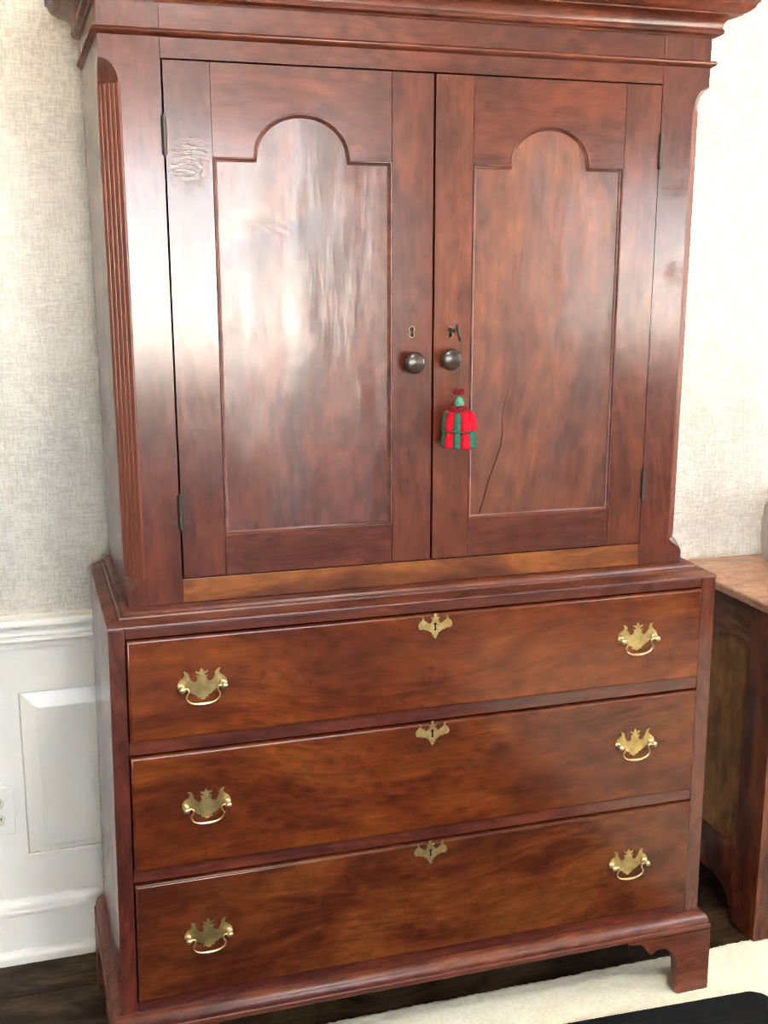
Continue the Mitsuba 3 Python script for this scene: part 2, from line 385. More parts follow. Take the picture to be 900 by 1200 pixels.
def arc(cx, cy, r, a0, a1, n=6, ry=None):
    return [(cx + r * math.cos(math.radians(a)), cy + (ry or r) * math.sin(math.radians(a))) for a in np.linspace(a0, a1, n)]
rail = [(YB, .803), (.523, .803)] + arc(.523, .793, .010, 90, 180, 5) + [(.513, .787), (.517, .783), (.522, .7775), (.524, .770), (.5225, .765), (.528, .7615), (.528, .7585)] + \
       arc(.531, .7525, .006, 90, 200, 5) + [(.530, .7465), (.532, .742), (.534, .7325), (YB, .7325)]
struct('trim_1', along_x(rail, XL, XR), 'm_paint', 'white painted chair rail between wallpaper and wainscot', 'chair rail', smooth=35)
bb = [(YB, .152), (.539, .152), (.5385, .1485)] + [(.537, .146), (.534, .142), (.5315, .135), (.5305, .126), (.5275, .123), (.5275, .117), (.530, .1145), (.533, .113), (.533, .0), (YB, .0)]
struct('baseboard_back', along_x(bb, XL, XR), 'm_paint', 'white painted baseboard with a moulded top along the wainscot', 'baseboard', smooth=35)
sh = [(.535, .030)] + arc(.533, .013, .013, 90, 180, 7, .016) + [(.520, .0), (.535, .0)]
struct('trim_2', along_x(sh, XL, XR), 'm_paint', 'white quarter-round shoe moulding where baseboard meets the floor', 'trim', smooth=35)

# ------------------------------------------------------------------ ceiling lamp above the room, out of the frame
LX, LY = 0.45, -1.65
add('ceiling_lamp__base', shift(lathe([(0, -.028), (.185, -.028), (.195, -.020), (.195, -.0005), (0, -.0005)], 'z', 40), [LX, LY, H]), 'm_paint', 40)
dome = lathe([(0, -.105), (.05, -.102), (.10, -.092), (.14, -.073), (.168, -.045), (.176, -.029), (0, -.029)], 'z', 40)
k = add('ceiling_lamp__shade', shift(dome, [LX, LY, H]), 'm_paint')
scene[k]['emitter'] = {'type': 'area', 'radiance': rgb(1.35, 1.28, 1.17)}
lab('ceiling_lamp', 'round white flush ceiling lamp with an opal shade, out of the frame', 'lamp')

# ------------------------------------------------------------------ wall outlet
ox, oz = -.2125, .3655
add('wall_outlet__cover_plate', rbox(ox - .0355, ox + .0355, YP - .0055, YP, oz - .0565, oz + .0565, .0026), 'm_plastic', smooth=40)
for dz in (.0195, -.0195):
    c = Point(ox, oz + dz).buffer(.0148, 24).intersection(sbox(ox - .02, oz + dz - .0125, ox + .02, oz + dz + .0125))
    c = c.difference(unary_union([sbox(ox - .0075, oz + dz - .001, ox - .0053, oz + dz + .007), sbox(ox + .0053, oz + dz - .001, ox + .0075, oz + dz + .006), Point(ox, oz + dz - .007).buffer(.0025)]))
    add('wall_outlet__receptacle', extr(c, YP - .0075, YP - .0045), 'm_plastic_face')
    add('wall_outlet__slot', extr(unary_union([sbox(ox - .0078, oz + dz - .0012, ox - .0050, oz + dz + .0072), sbox(ox + .0050, oz + dz - .0012, ox + .0078, oz + dz + .0062), Point(ox, oz + dz - .007).buffer(.0027)]), YP - .0062, YP - .0052), 'm_void')
add('wall_outlet__screw', shift(lathe([(0, 0), (.003, 0), (.003, .0008), (.0015, .0014), (0, .0014)], 'y', 16), [ox, YP - .0054, oz]), 'm_iron')
lab('wall_outlet', 'white duplex wall outlet on the wainscot beside the raised panel', 'outlet')

# ------------------------------------------------------------------ the linen press
P = 'linen_press'
def bend_low(m):
    """the old case has spread a little towards its base"""
    v = np.array(m.vertices)
    s = 0.992 + (0.93 - v[:, 2]) * 0.0176
    v[:, 0] = 0.6 + (v[:, 0] - 0.6) * s
    m.vertices = v
    return m
def bend_up(m):
    v = np.array(m.vertices)
    t = (v[:, 2] - 0.95) / 0.95
    u = np.clip((v[:, 0] - 0.038) / (1.1418 - 0.038), -.1, 1.1)
    v[:, 0] += (1 - u) * (0.0062 - 0.0087 * t) + u * (-0.002 + 0.0026 * t)
    m.vertices = v
    return m
def low(part, m, b, smooth=False):
    return add(f'{P}__{part}', bend_low(m), b, smooth)
def up(part, m, b, smooth=False):
    return add(f'{P}__{part}', bend_up(m), b, smooth)

W, D = 1.2, 0.44
YU, UL, UR = 0.045, 0.0381, 1.1418
# lower case
for x0, x1 in ((0, .022), (W - .022, W)):
    low('side_panel', box(x0, x1, .0255, D, .1525, .9245), 'm_side')
for x0, x1 in ((0, .0282), (1.1685, W)):
    low('stile', rbox(x0, x1, 0, .0252, .1525, .9245, .0012), 'm_stile', 30)
RAILS = [(.9068, .9245), (.6928, .7180), (.4478, .4720), (.1530, .2108)]
for z0, z1 in RAILS:
    low('rail', rbox(.0287, 1.168, .0006, .0254, z0, z1, .001), 'm_rail', 30)
low('back_board', box(.0225, W - .0225, D - .012, D, .16, .92), 'm_inside')
low('bottom_board', box(.0225, W - .0225, .026, D - .0125, .16, .175), 'm_inside')
low('top_board', box(.0225, W - .0225, .026, D - .0125, .908, .9235), 'm_inside')
waist = [(-.09, .9246), (.0008, .9246), (.0014, .9262), (.0006, .9290), (-.003, .9318), (-.009, .9342), (-.0148, .9362), (-.0183, .9372), (-.0195, .9356), (-.0208, .9358), (-.0218, .9392), (-.0243, .9412), (-.0266, .9412), (-.0278, .9392), (-.0292, .9400), (-.0305, .9452), (-.0330, .9480), (-.0390, .9497), (-.0480, .9507), (-.09, .9507)]
low('waist_moulding', around(waist, 0, W, 0, D), 'm_moulding', 35)
basem = [(-.03, .1872), (0.0004, .1872), (.0035, .1868), (.0085, .1846), (.0130, .1805), (.0160, .1750), (.0175, .1692), (.0176, .1655), (.0170, .1638), (.0200, .1628), (.0213, .1605), (.0213, .1530), (.0190, .1506), (-.03, .1506)]
low('base_moulding', around(basem, 0, W, 0, D), 'm_moulding', 35)
# bracket feet
def foot_profile(w=.080, top=.1505):
    """half of the front of a bracket foot, from the outer corner inwards; x grows inwards"""
    pts = [(0, .0085), (0, top), (.196, top), (.190, .1468), (.166, .1425), (.152, .1330), (.1445, .1165), (.138, .1150), (.129, .1222), (.117, .1248), (.104, .1215), (.093, .1120), (.084, .1000), (.0785, .0860), (.0765, .0735), (.0768, .055), (.079, .036), (.0805, .022), (.0785, .0135), (.0715, .0085)]
    return np.array(pts)
fp = foot_profile()
OUT = .0213
def foot(front, right):
    s = fp.copy()
    xs = (W + OUT - s[:, 0]) if right else (-OUT + s[:, 0])
    parts = []
    if front:
        parts.append(extr(Polygon(np.stack([xs, s[:, 1]], 1)), -OUT, .003))
    ys = (-OUT + s[:, 0]) if front else (D - s[:, 0] * .9)
    side = extr_x(Polygon(np.stack([ys, s[:, 1]], 1)).buffer(0), *((W - .003, W + OUT) if right else (-OUT, .003)))
    parts.append(side)
    ms = [m3.Manifold(m3.Mesh(np.asarray(fix(p).vertices, np.float32), np.asarray(p.faces, np.uint32))) for p in parts]
    u = ms[0]
    for q_ in ms[1:]: u = u + q_
    o = u.to_mesh()
    return trimesh.Trimesh(np.array(o.vert_properties[:, :3], float), np.array(o.tri_verts), process=False)
for fr_ in (True, False):
    for rt in (False, True):
        m = foot(fr_, rt)
        if not fr_: m.vertices[:, 2] = np.where(m.vertices[:, 2] < .02, m.vertices[:, 2] - .0085, m.vertices[:, 2])
        low('foot', m, 'm_moulding')

# brasses: bat-wing plate with a bail, and key plates
half = [(0, 33), (3.2, 28.5), (2.6, 26), (5.5, 25.4), (11.4, 28), (9.4, 23.4), (4.8, 21), (4.6, 18.6), (11.2, 19.2), (8.4, 14.6), (9.4, 10.4), (12.6, 7.2), (16.6, 7.8), (20, 13), (23.4, 18.8), (23, 21.5), (24.6, 25.4), (28, 28.3), (33.4, 29.4), (30.9, 25.2), (31, 21), (33.6, 17.5), (39.5, 13.4), (43.6, 7), (44.8, 1), (43, -4.4), (38, -6.8), (32, -5.4), (27, -6.4), (23.6, -9.4), (18.8, -12.6), (14, -16.2), (9.4, -17.6), (10, -22.4), (6, -20.8), (4.4, -24), (0, -26.5)]
def mirror(h):
    h = np.array(h, float)
    return np.vstack([h, h[-2:0:-1] * [-1, 1]]) / 1000.0
plate2d = Polygon(mirror(half)).buffer(0).buffer(.0005, 4).buffer(-.0005, 4)
ehalf = [(0, 25), (2.6, 24), (3.4, 21.5), (2.2, 19.5), (4.8, 17), (8.6, 17.6), (7.4, 14.6), (5.4, 13.2), (5.6, 11), (8.8, 9.4), (8.0, 7), (11.5, 5.4), (15.5, 7.6), (17.6, 10.6), (20, 10.8), (22.5, 14.4), (23, 18), (26.2, 20.4), (25.2, 16.4), (27, 12.8), (31.4, 9), (33.9, 3.6), (33, -2), (28.6, -4.8), (23, -4.2), (18.6, -7), (16, -6.2), (11.8, -9.4), (8.4, -11.8), (5.2, -13.2), (7.4, -16.6), (3.6, -17), (3.2, -21.4), (0, -24.6)]
keyhole2d = unary_union([Point(0, .0045).buffer(.0031, 12), Polygon([(-.0016, .004), (.0016, .004), (.0021, -.0085), (-.0021, -.0085)])])
esc2d = Polygon(mirror(ehalf)).buffer(0).buffer(.0004, 4).buffer(-.0004, 4).difference(keyhole2d)
def at2(poly, x, z, rot=0.0):
    from shapely import affinity
    return affinity.translate(affinity.rotate(poly, rot, origin=(0, 0)), x, z)
bail2d = smooth_path([(37.5, 0), (31.5, 1.2), (27, .2), (25.2, -3.8), (26.8, -9), (29.4, -14.5), (28.6, -20), (24.5, -25.2), (18, -28.6), (9, -30.7), (0, -31.3)], 4)
bail2d = np.vstack([bail2d, bail2d[-2::-1] * [-1, 1]]) / 1000.0
s_ = np.linspace(-1, 1, len(bail2d))
bail_r = .0017 + .0011 * np.exp(-(s_ / .26) ** 2) + .0004 * np.exp(-((np.abs(s_) - .95) / .1) ** 2)
post_profile = [(0, 0), (.0062, 0), (.0064, .0012), (.0045, .0022), (.0032, .004), (.0030, .0075), (.0048, .0090), (.0060, .0115), (.0058, .0142), (.0042, .0162), (.0015, .0170), (0, .0170)]
post = lathe(post_profile, 'y', 20)

YD = -.0075                                       # face of the drawers
def drawer_mesh(x0, x1, z0, z1):
    """lipped drawer front with a thumbnail edge, and its box behind"""
    prof = [(.0, .004), (.0, -.0030), (.0006, -.0048), (.0018, -.0060), (.0034, -.0065), (.0038, -.0070), (.0044, -.0075)]
    rows = []
    for o, yy in prof:
        rows.append([(x0 + o, yy, z0 + o), (x1 - o, yy, z0 + o), (x1 - o, yy, z1 - o), (x0 + o, yy, z1 - o)])
    body = grid_mesh(rows, closed_v=True)
    n = len(rows)
    f = list(body.faces) + [[4 * n - 4, 4 * n - 3, 4 * n - 2], [4 * n - 4, 4 * n - 2, 4 * n - 1], [0, 2, 1], [0, 3, 2]]
    m = fix(trimesh.Trimesh(body.vertices, np.array(f), process=False))
    bx = box(x0 + .012, x1 - .012, .0035, .40, z0 + .006, z1 - .012)
    return m, bx
DR = [(.7188, .9040, (.1585, .8134), (1.0222, .8164), (.5952, .8812)), (.4730, .6898, (.1612, .5865), (1.0262, .5931), (.5922, .6697)), (.2116, .4450, (.1595, .3285), (1.0238, .3298), (.5915, .4240))]
for z0, z1, hl, hr, es in DR:
    m, bx = drawer_mesh(.0300, 1.1660, z0, z1)
    d = low('drawer', m, 'm_drawer', 25)[len(P) + 2:]
    low(d + '__drawer_box', bx, 'm_inside')
    for (hx, hz), rot in ((hl, 1.0), (hr, -.6)):
        low(d + '__handle_plate', extr(at2(plate2d, hx, hz, rot), YD - .0016, YD + .0004), 'm_brass')
        for s in (-1, 1):
            low(d + '__handle_post', shift(post, [hx + s * .0375, YD - .0015, hz + s * .0375 * math.radians(rot)]), 'm_brass_bright', 40)
        b3 = np.stack([hx + bail2d[:, 0], YD - .0125 + np.clip(-bail2d[:, 1] - .006, 0, 1) * .12, hz + bail2d[:, 1] + bail2d[:, 0] * math.radians(rot)], 1)
        low(d + '__bail', tube(b3, bail_r, 10), 'm_brass_bright', True)
    low(d + '__escutcheon', extr(at2(esc2d, *es), YD - .0013, YD + .0004), 'm_brass')
    low(d + '__keyhole', extr(at2(keyhole2d.buffer(.0006), *es), YD - .0003, YD + .0004), 'm_void')

# upper case
ZT0, ZT1, ZB1, ZB0 = 1.82, 1.8565, .9985, .9695   # ends of the chamfers
CW = .0295
def chamfer(z):
    if z >= ZT1 or z <= ZB0: return .0003
    if z > ZT0: return max(.0003, CW * math.sqrt(max(0, 1 - ((z - ZT0) / (ZT1 - ZT0)) ** 2)))
    if z < ZB1: return max(.0003, CW * (1 - math.sin(math.pi / 2 * (ZB1 - z) / (ZB1 - ZB0)) ** 1.3))
    return CW
zs = np.unique(np.r_[.9512, np.linspace(ZB0 - .0005, ZB1, 14), ZB1 + .0002, 1.2, 1.5, ZT0 - .0002, ZT0 + (ZT1 - ZT0) * np.sin(np.linspace(0, np.pi / 2, 14)), ZT1 + .0005, 1.9445])
SW = .0965                                        # stile width
def stile(right):
    rows = []
    for z in zs:
        w = chamfer(z) + (.0028 if ZB1 < z < ZT0 else 0)
        pts = [(0 + w, 0), (SW, 0), (SW, .05), (0, .05), (0, w * 1.25)]
        rows.append([((UR - a) if right else (UL + a), YU + b, z) for a, b in pts])
    m = grid_mesh(rows, closed_v=True)
    n = len(rows)
    e = (n - 1) * 5
    f = list(m.faces) + [[0, i, i + 1] for i in (1, 2, 3)] + [[e, e + i + 1, e + i] for i in (1, 2, 3)]
    return fix(trimesh.Trimesh(m.vertices, np.array(f), process=False))
def reeding(right):
    """five half-round reeds lying on the chamfer"""
    w = CW + .0028
    a, b = np.array([w, 0]), np.array([0, w * 1.25])
    t = (b - a); L = np.linalg.norm(t); t /= L
    nrm = np.array([-t[1], t[0]])
    if nrm[0] > 0: nrm = -nrm
    n = 5; r = L / n / 2; pts = []
    for i in range(n):
        for ang in np.linspace(0, math.pi, 9)[(1 if i else 0):]:
            pts.append(a + t * (L * (i + .5) / n - r * math.cos(ang)) + nrm * (r * .82 * math.sin(ang)))
    pts += [b - nrm * .002, a - nrm * .002]
    pts = np.array(pts)
    poly = Polygon(np.stack([(UR - pts[:, 0]) if right else (UL + pts[:, 0]), YU + pts[:, 1]], 1)).buffer(0)
    poly = max(getattr(poly, 'geoms', [poly]), key=lambda g: g.area)
    return extr_z(poly, ZB1 + .0003, ZT0 - .0003)
for rt in (False, True):
    up('stile', stile(rt), 'm_stile', 25)
    k = up('reeding', reeding(rt), 'm_reed', 40)
    lab(k, 'chamfered corner cut with fine vertical reeds')
for x0, x1 in ((UL, UL + .02), (UR - .02, UR)):
    up('side_panel', box(x0, x1, YU + .0502, D, .9512, 1.9445), 'm_side')
xi0, xi1 = UL + SW, UR - SW
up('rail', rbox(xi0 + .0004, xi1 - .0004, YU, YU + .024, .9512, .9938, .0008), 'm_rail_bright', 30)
up('rail', rbox(xi0 + .0004, xi1 - .0004, YU, YU + .024, 1.8600, 1.9445, .0008), 'm_rail', 30)
for s in (0, 1):                                  # narrow slips let in beside the stiles, at the frieze
    x = xi0 - .0175 if not s else xi1 + .0088
    up('frieze_slip', box(x, x + .0088, YU - .0007, YU + .004, 1.9035, 1.9440), 'm_stile')
up('back_board', box(UL + .0205, UR - .0205, D - .012, D, .952, 2.02), 'm_inside')
up('inner_board', box(xi0 + .002, xi1 - .002, YU + .0285, YU + .034, .996, 1.858), 'm_inside')
bead = [(-.004, 1.8915), (.001, 1.8917), (.003, 1.8935), (.0052, 1.8945), (.0078, 1.8965), (.0088, 1.8995), (.0078, 1.9022), (.0050, 1.9036), (.001, 1.9042), (-.004, 1.9042)]
up('bead_moulding', around(bead, UL, UR, YU, D), 'm_moulding', 50)
corn = [(-.03, 1.9440), (.0055, 1.9440), (.0065, 1.9460), (.0105, 1.9470), (.0142, 1.9498), (.0155, 1.9535), (.0145, 1.9570), (.0128, 1.9582), (.0130, 1.9600), (.0138, 1.9650), (.0162, 1.9705), (.0205, 1.9750), (.0270, 1.9777), (.0362, 1.9787), (.0380, 1.9790), (.0380, 1.9815), (.0408, 1.9820), (.0468, 1.9855), (.0520, 1.9905), (.0550, 1.9960), (.0560, 1.9985), (.0592, 1.9988), (.0592, 2.0130), (.0640, 2.0150), (.0690, 2.0230), (.0700, 2.0320), (-.03, 2.0320)]
up('cornice', around(corn, UL, UR, YU, D), 'm_moulding', 28)
up('top_board', box(UL - .02, UR + .02, YU - .02, D, 2.0325, 2.045), 'm_moulding')

# doors
def opening(x0, x1, z0, zs_, cx, a, h, n=40):
    """door-panel opening with an arched head, counter-clockwise from the lower left corner"""
    pts = [(x0, z0), (x1, z0), (x1, zs_), (cx + a, zs_)]
    for t in np.linspace(4, 176, n):
        t = math.radians(t)
        pts.append((cx + a * .985 * math.cos(t), zs_ + .004 + (h - .004) * math.sin(t)))
    pts += [(cx - a, zs_), (x0, zs_)]
    return pts
def offset_in(pts, o):
    """closed outline moved inwards by o with mitred corners, vertex for vertex"""
    p = np.array(pts, float)
    e = np.roll(p, -1, 0) - p; e /= np.linalg.norm(e, axis=1, keepdims=True)
    n = np.stack([-e[:, 1], e[:, 0]], 1)
    n0, n1 = np.roll(n, 1, 0), n
    k = (n0 + n1) / np.maximum(1 + (n0 * n1).sum(1, keepdims=True), .35)
    return p + k * o
YDO = YU - .0012
def door(right):
    x0, x1 = (.6042, 1.0433) if right else (.1378, .6000)
    z0, z1 = .9962, 1.8572
    s0, s1 = (.6752, .9718) if right else (.2138, .5245)
    zb, zsh = 1.0675, 1.7100
    ocx, oa, oh = (.8240, .0800, .0685) if right else (.3665, .0850, .0735)
    base = f'{P}__door' + ('_001' if right else '')
    op = opening(s0, s1, zb, zsh, ocx, oa, oh)
    hole = Polygon(op)
    g = .0004
    crack_pts = None
    def dadd(part, m, b, sm=False):
        return add(f'{base}__{part}', bend_up(m), b, sm)
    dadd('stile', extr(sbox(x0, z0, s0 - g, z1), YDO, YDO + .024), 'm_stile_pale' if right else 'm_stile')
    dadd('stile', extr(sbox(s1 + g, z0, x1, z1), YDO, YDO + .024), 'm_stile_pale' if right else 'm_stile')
    dadd('rail', extr(sbox(s0 + g, z0, s1 - g, zb), YDO + .0004, YDO + .024), 'm_rail')
    dadd('rail', extr(sbox(s0 + g, zsh - .0001, s1 - g, z1).difference(hole), YDO + .0004, YDO + .024), 'm_rail')
    prof = [(0, .0012), (.0002, -.0004), (.0012, -.0012), (.0026, -.0010), (.0036, .0006), (.0042, .0024), (.0056, .0030), (.0070, .0042), (.0078, .0062), (.0078, .0105), (0, .0105)]
    rows = []
    for o, dy in prof:
        q_ = offset_in(op, o)
        rows.append(np.stack([q_[:, 0], np.full(len(q_), YDO + dy), q_[:, 1]], 1))
    dadd('panel_moulding', fix(grid_mesh(rows, closed_u=True, closed_v=True)), 'm_moulding', 40)
    pan = Polygon(offset_in(op, .0070))
    if right:                                     # the panel has split: a narrow crack that opens towards its foot
        cr = np.array([(.758, 1.3211), (.7535, 1.303), (.7479, 1.2857), (.7440, 1.268), (.7423, 1.2523), (.7448, 1.2282), (.7411, 1.2017), (.729, 1.1682), (.7215, 1.148), (.7156, 1.1298), (.7061, 1.0935), (.6980, 1.0705), (.696, 1.060)])
        w = np.linspace(.0005, .0022, len(cr))
        crack = Polygon(np.vstack([cr + np.stack([w / 2, w * 0], 1), (cr - np.stack([w / 2, w * 0], 1))[::-1]])).buffer(0)
        pan = pan.difference(crack)
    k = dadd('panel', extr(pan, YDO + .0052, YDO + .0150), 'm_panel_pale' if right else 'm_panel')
    lab(k, 'arched wooden panel with a long dark crack at its foot' if right else 'arched wooden panel, uneven and glossy')
    add(f'{base}__back_board', bend_up(extr(hole.buffer(.004), YDO + .0155, YDO + .0200)), 'm_inside')
    kx, kz = (.6285, 1.3700) if right else (.5590, 1.3655)
    knob = lathe([(0, 0), (.0105, 0), (.0108, .003), (.0085, .006), (.0080, .013), (.0095, .0175), (.0150, .0195), (.0187, .0222), (.0196, .0252), (.0190, .0280), (.0165, .0305), (.0120, .0322), (.0060, .0331), (.0030, .0333), (0, .0334)], 'y', 40)
    k = dadd('knob', shift(knob, [kx, YDO, kz]), 'm_knob', 50)
    lab(k, 'dark turned wooden knob')
    ex, ez = (.6352, 1.4160) if right else (.5619, 1.4180)
    kh = unary_union([Point(0, .005).buffer(.0046, 16), Point(0, -.0048).buffer(.0040, 16), sbox(-.0022, -.005, .0022, .005)]).buffer(.0006).buffer(-.0004)
    dadd('escutcheon', extr(at2(kh.buffer(.0006).difference(kh), ex, ez), YDO - .0007, YDO + .0006), 'm_brass')
    dadd('keyhole', extr(at2(kh, ex, ez), YDO - .0003, YDO + .0006), 'm_void')
    hx = 1.0455 if right else .1362
    for za, zb_ in ((1.7105, 1.7725), (1.0850, 1.1460)):
        n = 5; hh = (zb_ - za) / n
        seg = [shift(trimesh.creation.cylinder(radius=.0044, height=hh - .0008, sections=14), [hx, YDO - .0020, za + hh * (i + .5)]) for i in range(n)]
        pin = trimesh.creation.cylinder(radius=.0022, height=zb_ - za + .004, sections=10); pin.apply_translation([hx, YDO - .0020, (za + zb_) / 2])
        leaf = box(hx - .0060, hx + .0060, YDO - .0009, YDO + .004, za, zb_) if False else box(hx - .0016, hx + .0016, YDO - .001, YDO + .018, za, zb_)
        k = dadd('hinge', cat(*seg, pin, leaf), 'm_iron', 30)
        lab(k, 'narrow blackened iron hinge')
door(False)
door(True)
lab(P, 'tall glossy red-brown wooden linen press, two arched panel doors above three brass-handled drawers', 'cabinet')
for k in [k for k in scene if k.startswith(P + '__drawer') and k.count('__') == 1]:
    n = k[-3:] if k[-3:].isdigit() else '000'
    lab(k, {'000': 'top drawer', '001': 'middle drawer', '002': 'bottom drawer'}[n] + ' with two brass bail handles and a brass key plate')

# ------------------------------------------------------------------ key and tassel
kx, kz, ky = .6352, 1.4160, YDO
add('door_key__shank', shift(lathe([(0, -.004), (.0026, -.004), (.0026, .020), (.0042, .021), (.0042, .0235), (.0028, .0245), (.0026, .032), (0, .032)], 'y', 16), [kx, ky, kz + .005]), 'm_iron', 40)
th = np.linspace(0, 2 * np.pi, 40, endpoint=False)
bow = np.stack([kx + .0012 + .0042 * np.cos(th) * .6 - .0030 * np.sin(th), ky - .0400 + .0080 * np.cos(th), kz + .0025 + .0125 * np.sin(th)], 1)
add('door_key__bow', tube(bow, .0023, 10, closed=True), 'm_iron', True)
lab('door_key', 'dark iron key standing in the lock of the right-hand door', 'key')
ty, tx = ky - .0415, .6388
cord_top = (kx + .0040, ky - .0400, kz - .0098)
add('tassel__cord', cat(tube(smooth_path([cord_top, (tx + .0006, ty, 1.372), (tx, ty, 1.318), (tx, ty, 1.284)], 5), .0008, 8),
                        tube(smooth_path([(cord_top[0] + .0016, cord_top[1] - .001, cord_top[2]), (tx + .0026, ty - .001, 1.372), (tx + .0006, ty, 1.318)], 5), .0006, 8)), 'm_cord', True)
rng = np.random.default_rng(7)
def loops(cz, R, rr, n, drop):
    out = []
    for i in range(n):
        a = 2 * np.pi * i / n + rng.uniform(-.2, .2)
        b = np.linspace(0, 2 * np.pi, 12, endpoint=False)
        rad = R * (.55 + .45 * np.cos(b) * .9)
        pts = np.stack([tx + np.cos(a) * rad - np.sin(a) * .0018 * np.sin(b), ty + np.sin(a) * rad + np.cos(a) * .0018 * np.sin(b), cz + drop * np.sin(b) + rng.uniform(-.0012, .0012)], 1)
        out.append(tube(pts, rr, 6, closed=True))
    return cat(*out)
add('tassel__knot', loops(1.3135, .0100, .0013, 9, .0045), 'm_yarn_dark', True)
add('tassel__bead', shift(lathe([(0, 0), (.0055, .0002), (.0086, .0022), (.0092, .0052), (.0084, .0092), (.0062, .0135), (.0042, .0165), (.0024, .0182), (0, .0186)], 'z', 28), [tx + .0008, ty, 1.2868]), 'm_bead_green', 50)
add('tassel__ruffle', loops(1.2830, .0165, .0014, 15, .0042), 'm_yarn_dark', True)
def puff(cx, cy, cz, ry, hgt, ang, seed):
    """a bundle of yarn: barrel with vertical strands"""
    nu, nv = 22, 36
    rows = []
    for i in range(nu + 1):
        t = i / nu
        prof = float(np.interp(t, [0, .04, .12, .35, .75, .92, .98, 1], [.30, .52, .68, .90, 1.0, .96, .84, .55]))
        r = []
        for j in range(nv):
            a = 2 * math.pi * j / nv
            k = 1 + .11 * math.cos(11 * a + seed + 1.2 * math.sin(5 * t + seed)) + .05 * math.sin(23 * a + seed * 2 + 3 * t)
            u, v = ry * prof * k * math.cos(a), ry * .92 * prof * k * math.sin(a)
            lean = .0018 * (t - .5)
            r.append((cx + math.cos(ang) * (v + lean) - math.sin(ang) * u, cy + math.sin(ang) * (v + lean) + math.cos(ang) * u, cz - hgt * (t - .5)))
        rows.append(r)
    m = grid_mesh(rows, closed_v=True)
    N = (nu + 1) * nv
    v = np.vstack([m.vertices, np.mean(rows[0], 0)[None] + [[0, 0, .0006]], np.mean(rows[-1], 0)[None]])
    f = list(m.faces)
    for j in range(nv): f += [[N, (j + 1) % nv, j], [N + 1, N - nv + j, N - nv + (j + 1) % nv]]
    return fix(trimesh.Trimesh(v, np.array(f), process=False))
#           bearing, radius, width, upper colour, lower colour
front = -math.pi / 2 - .30                         # towards the camera
tufts = [(-1.34, 'g', 'g', .0072), (-.74, 'r', 'r', .0092), (-.16, 'g', 'g', .0070), (.42, 'r', 'r', .0094), (1.10, 'r', 'g', .0106), (1.75, 'g', 'r', .0080), (2.45, 'r', 'g', .0085), (3.14, 'g', 'r', .0085), (-2.60, 'r', 'g', .0080), (-1.95, 'r', 'r', .0080)]
for i, (da, cu, cl, rr) in enumerate(tufts):
    a = front + da
    R = .0258
    for tier, col in ((0, cu), (1, cl)):
        zc = (1.2612, 1.2288)[tier]; hg = (.0360, .0310)[tier]
        R2 = R - (.0022 if tier == 0 else .0012)
        nm = 'm_yarn_red' if col == 'r' else 'm_yarn_green'
        k = add('tassel__yarn_tuft', puff(tx + math.cos(a) * R2, ty + math.sin(a) * R2, zc + rng.uniform(-.0012, .0012), rr, hg, a, i * 1.7 + tier), nm, True)
        lab(k, 'red yarn tuft' if col == 'r' else 'green yarn tuft')
core = lathe([(0, .0), (.018, .002), (.022, .012), (.021, .03), (.0225, .046), (.019, .058), (.010, .0655), (0, .067)], 'z', 28)
add('tassel__core', shift(core, [tx, ty, 1.2165]), 'm_yarn_dark', 50)
bt = np.linspace(0, 2 * np.pi, 60, endpoint=False)
add('tassel__band', tube(np.stack([tx + .0300 * np.cos(bt), ty + .0300 * np.sin(bt), 1.2445 + .0010 * np.sin(bt * 5)], 1), .0013, 8, closed=True), 'm_yarn_green', True)
lab('tassel', 'red and green yarn tassel hanging on a cord from the key', 'tassel')

# ------------------------------------------------------------------ sideboard beside it
S = 'sideboard'
X0, X1, Y0, Y1 = 1.424, 2.75, .098, .505
def sd(part, m, b, sm=False): return add(f'{S}__{part}', m, b, sm)
sd('top', rbox(X0 - .018, X1 + .018, Y0 - .028, Y1 + .010, .7935, .8140, .006), 'm_board_top', 40)
for right in (False, True):
    xa, xb = (X0, X0 + .045) if not right else (X1 - .045, X1)
    sd('post', rbox(xa, xb, Y0, Y0 + .094, .0085 if not right else .0085, .7930, .002), 'm_board_post', 30)
    sd('post', rbox(xa, xb, Y1 - .075, Y1, .0005, .7930, .002), 'm_board_post', 30)
    ra, rb = (xa + .001, xa + .024) if not right else (xb - .024, xb - .001)
    ya, yb = Y0 + .0945, Y1 - .0755
    sd('side_rail', box(ra, rb, ya, yb, .6960, .7930), 'm_board_rail')
    low_rail = [(ya, .1955), (ya, .045)] + [(ya + .008, .040), (ya + .02, .062), (ya + .045, .082), (ya + .075, .090), (yb - .05, .090), (yb - .02, .075), (yb, .05), (yb, .1955)]
    sd('side_rail', fix(extr_x(Polygon(low_rail), ra, rb)), 'm_board_post')
    pa = (ra + .010, ra + .018) if not right else (rb - .018, rb - .010)
    sd('side_panel', box(*pa, ya, yb, .190, .7000), 'm_board_panel')
xa, xb = X0 + .0455, X1 - .0455
sd('front_rail', box(xa, xb, Y0 + .002, Y0 + .026, .7500, .7930), 'm_board_front')
sd('front_rail', box(xa, xb, Y0 + .002, Y0 + .026, .0900, .1350), 'm_board_front')
sd('back_board', box(X0 + .046, X1 - .046, Y1 - .015, Y1 - .002, .09, .79), 'm_inside')
sd('bottom_board', box(xa, xb, Y0 + .027, Y1 - .016, .100, .115), 'm_inside')
dz = (.7475 - .1375) / 3
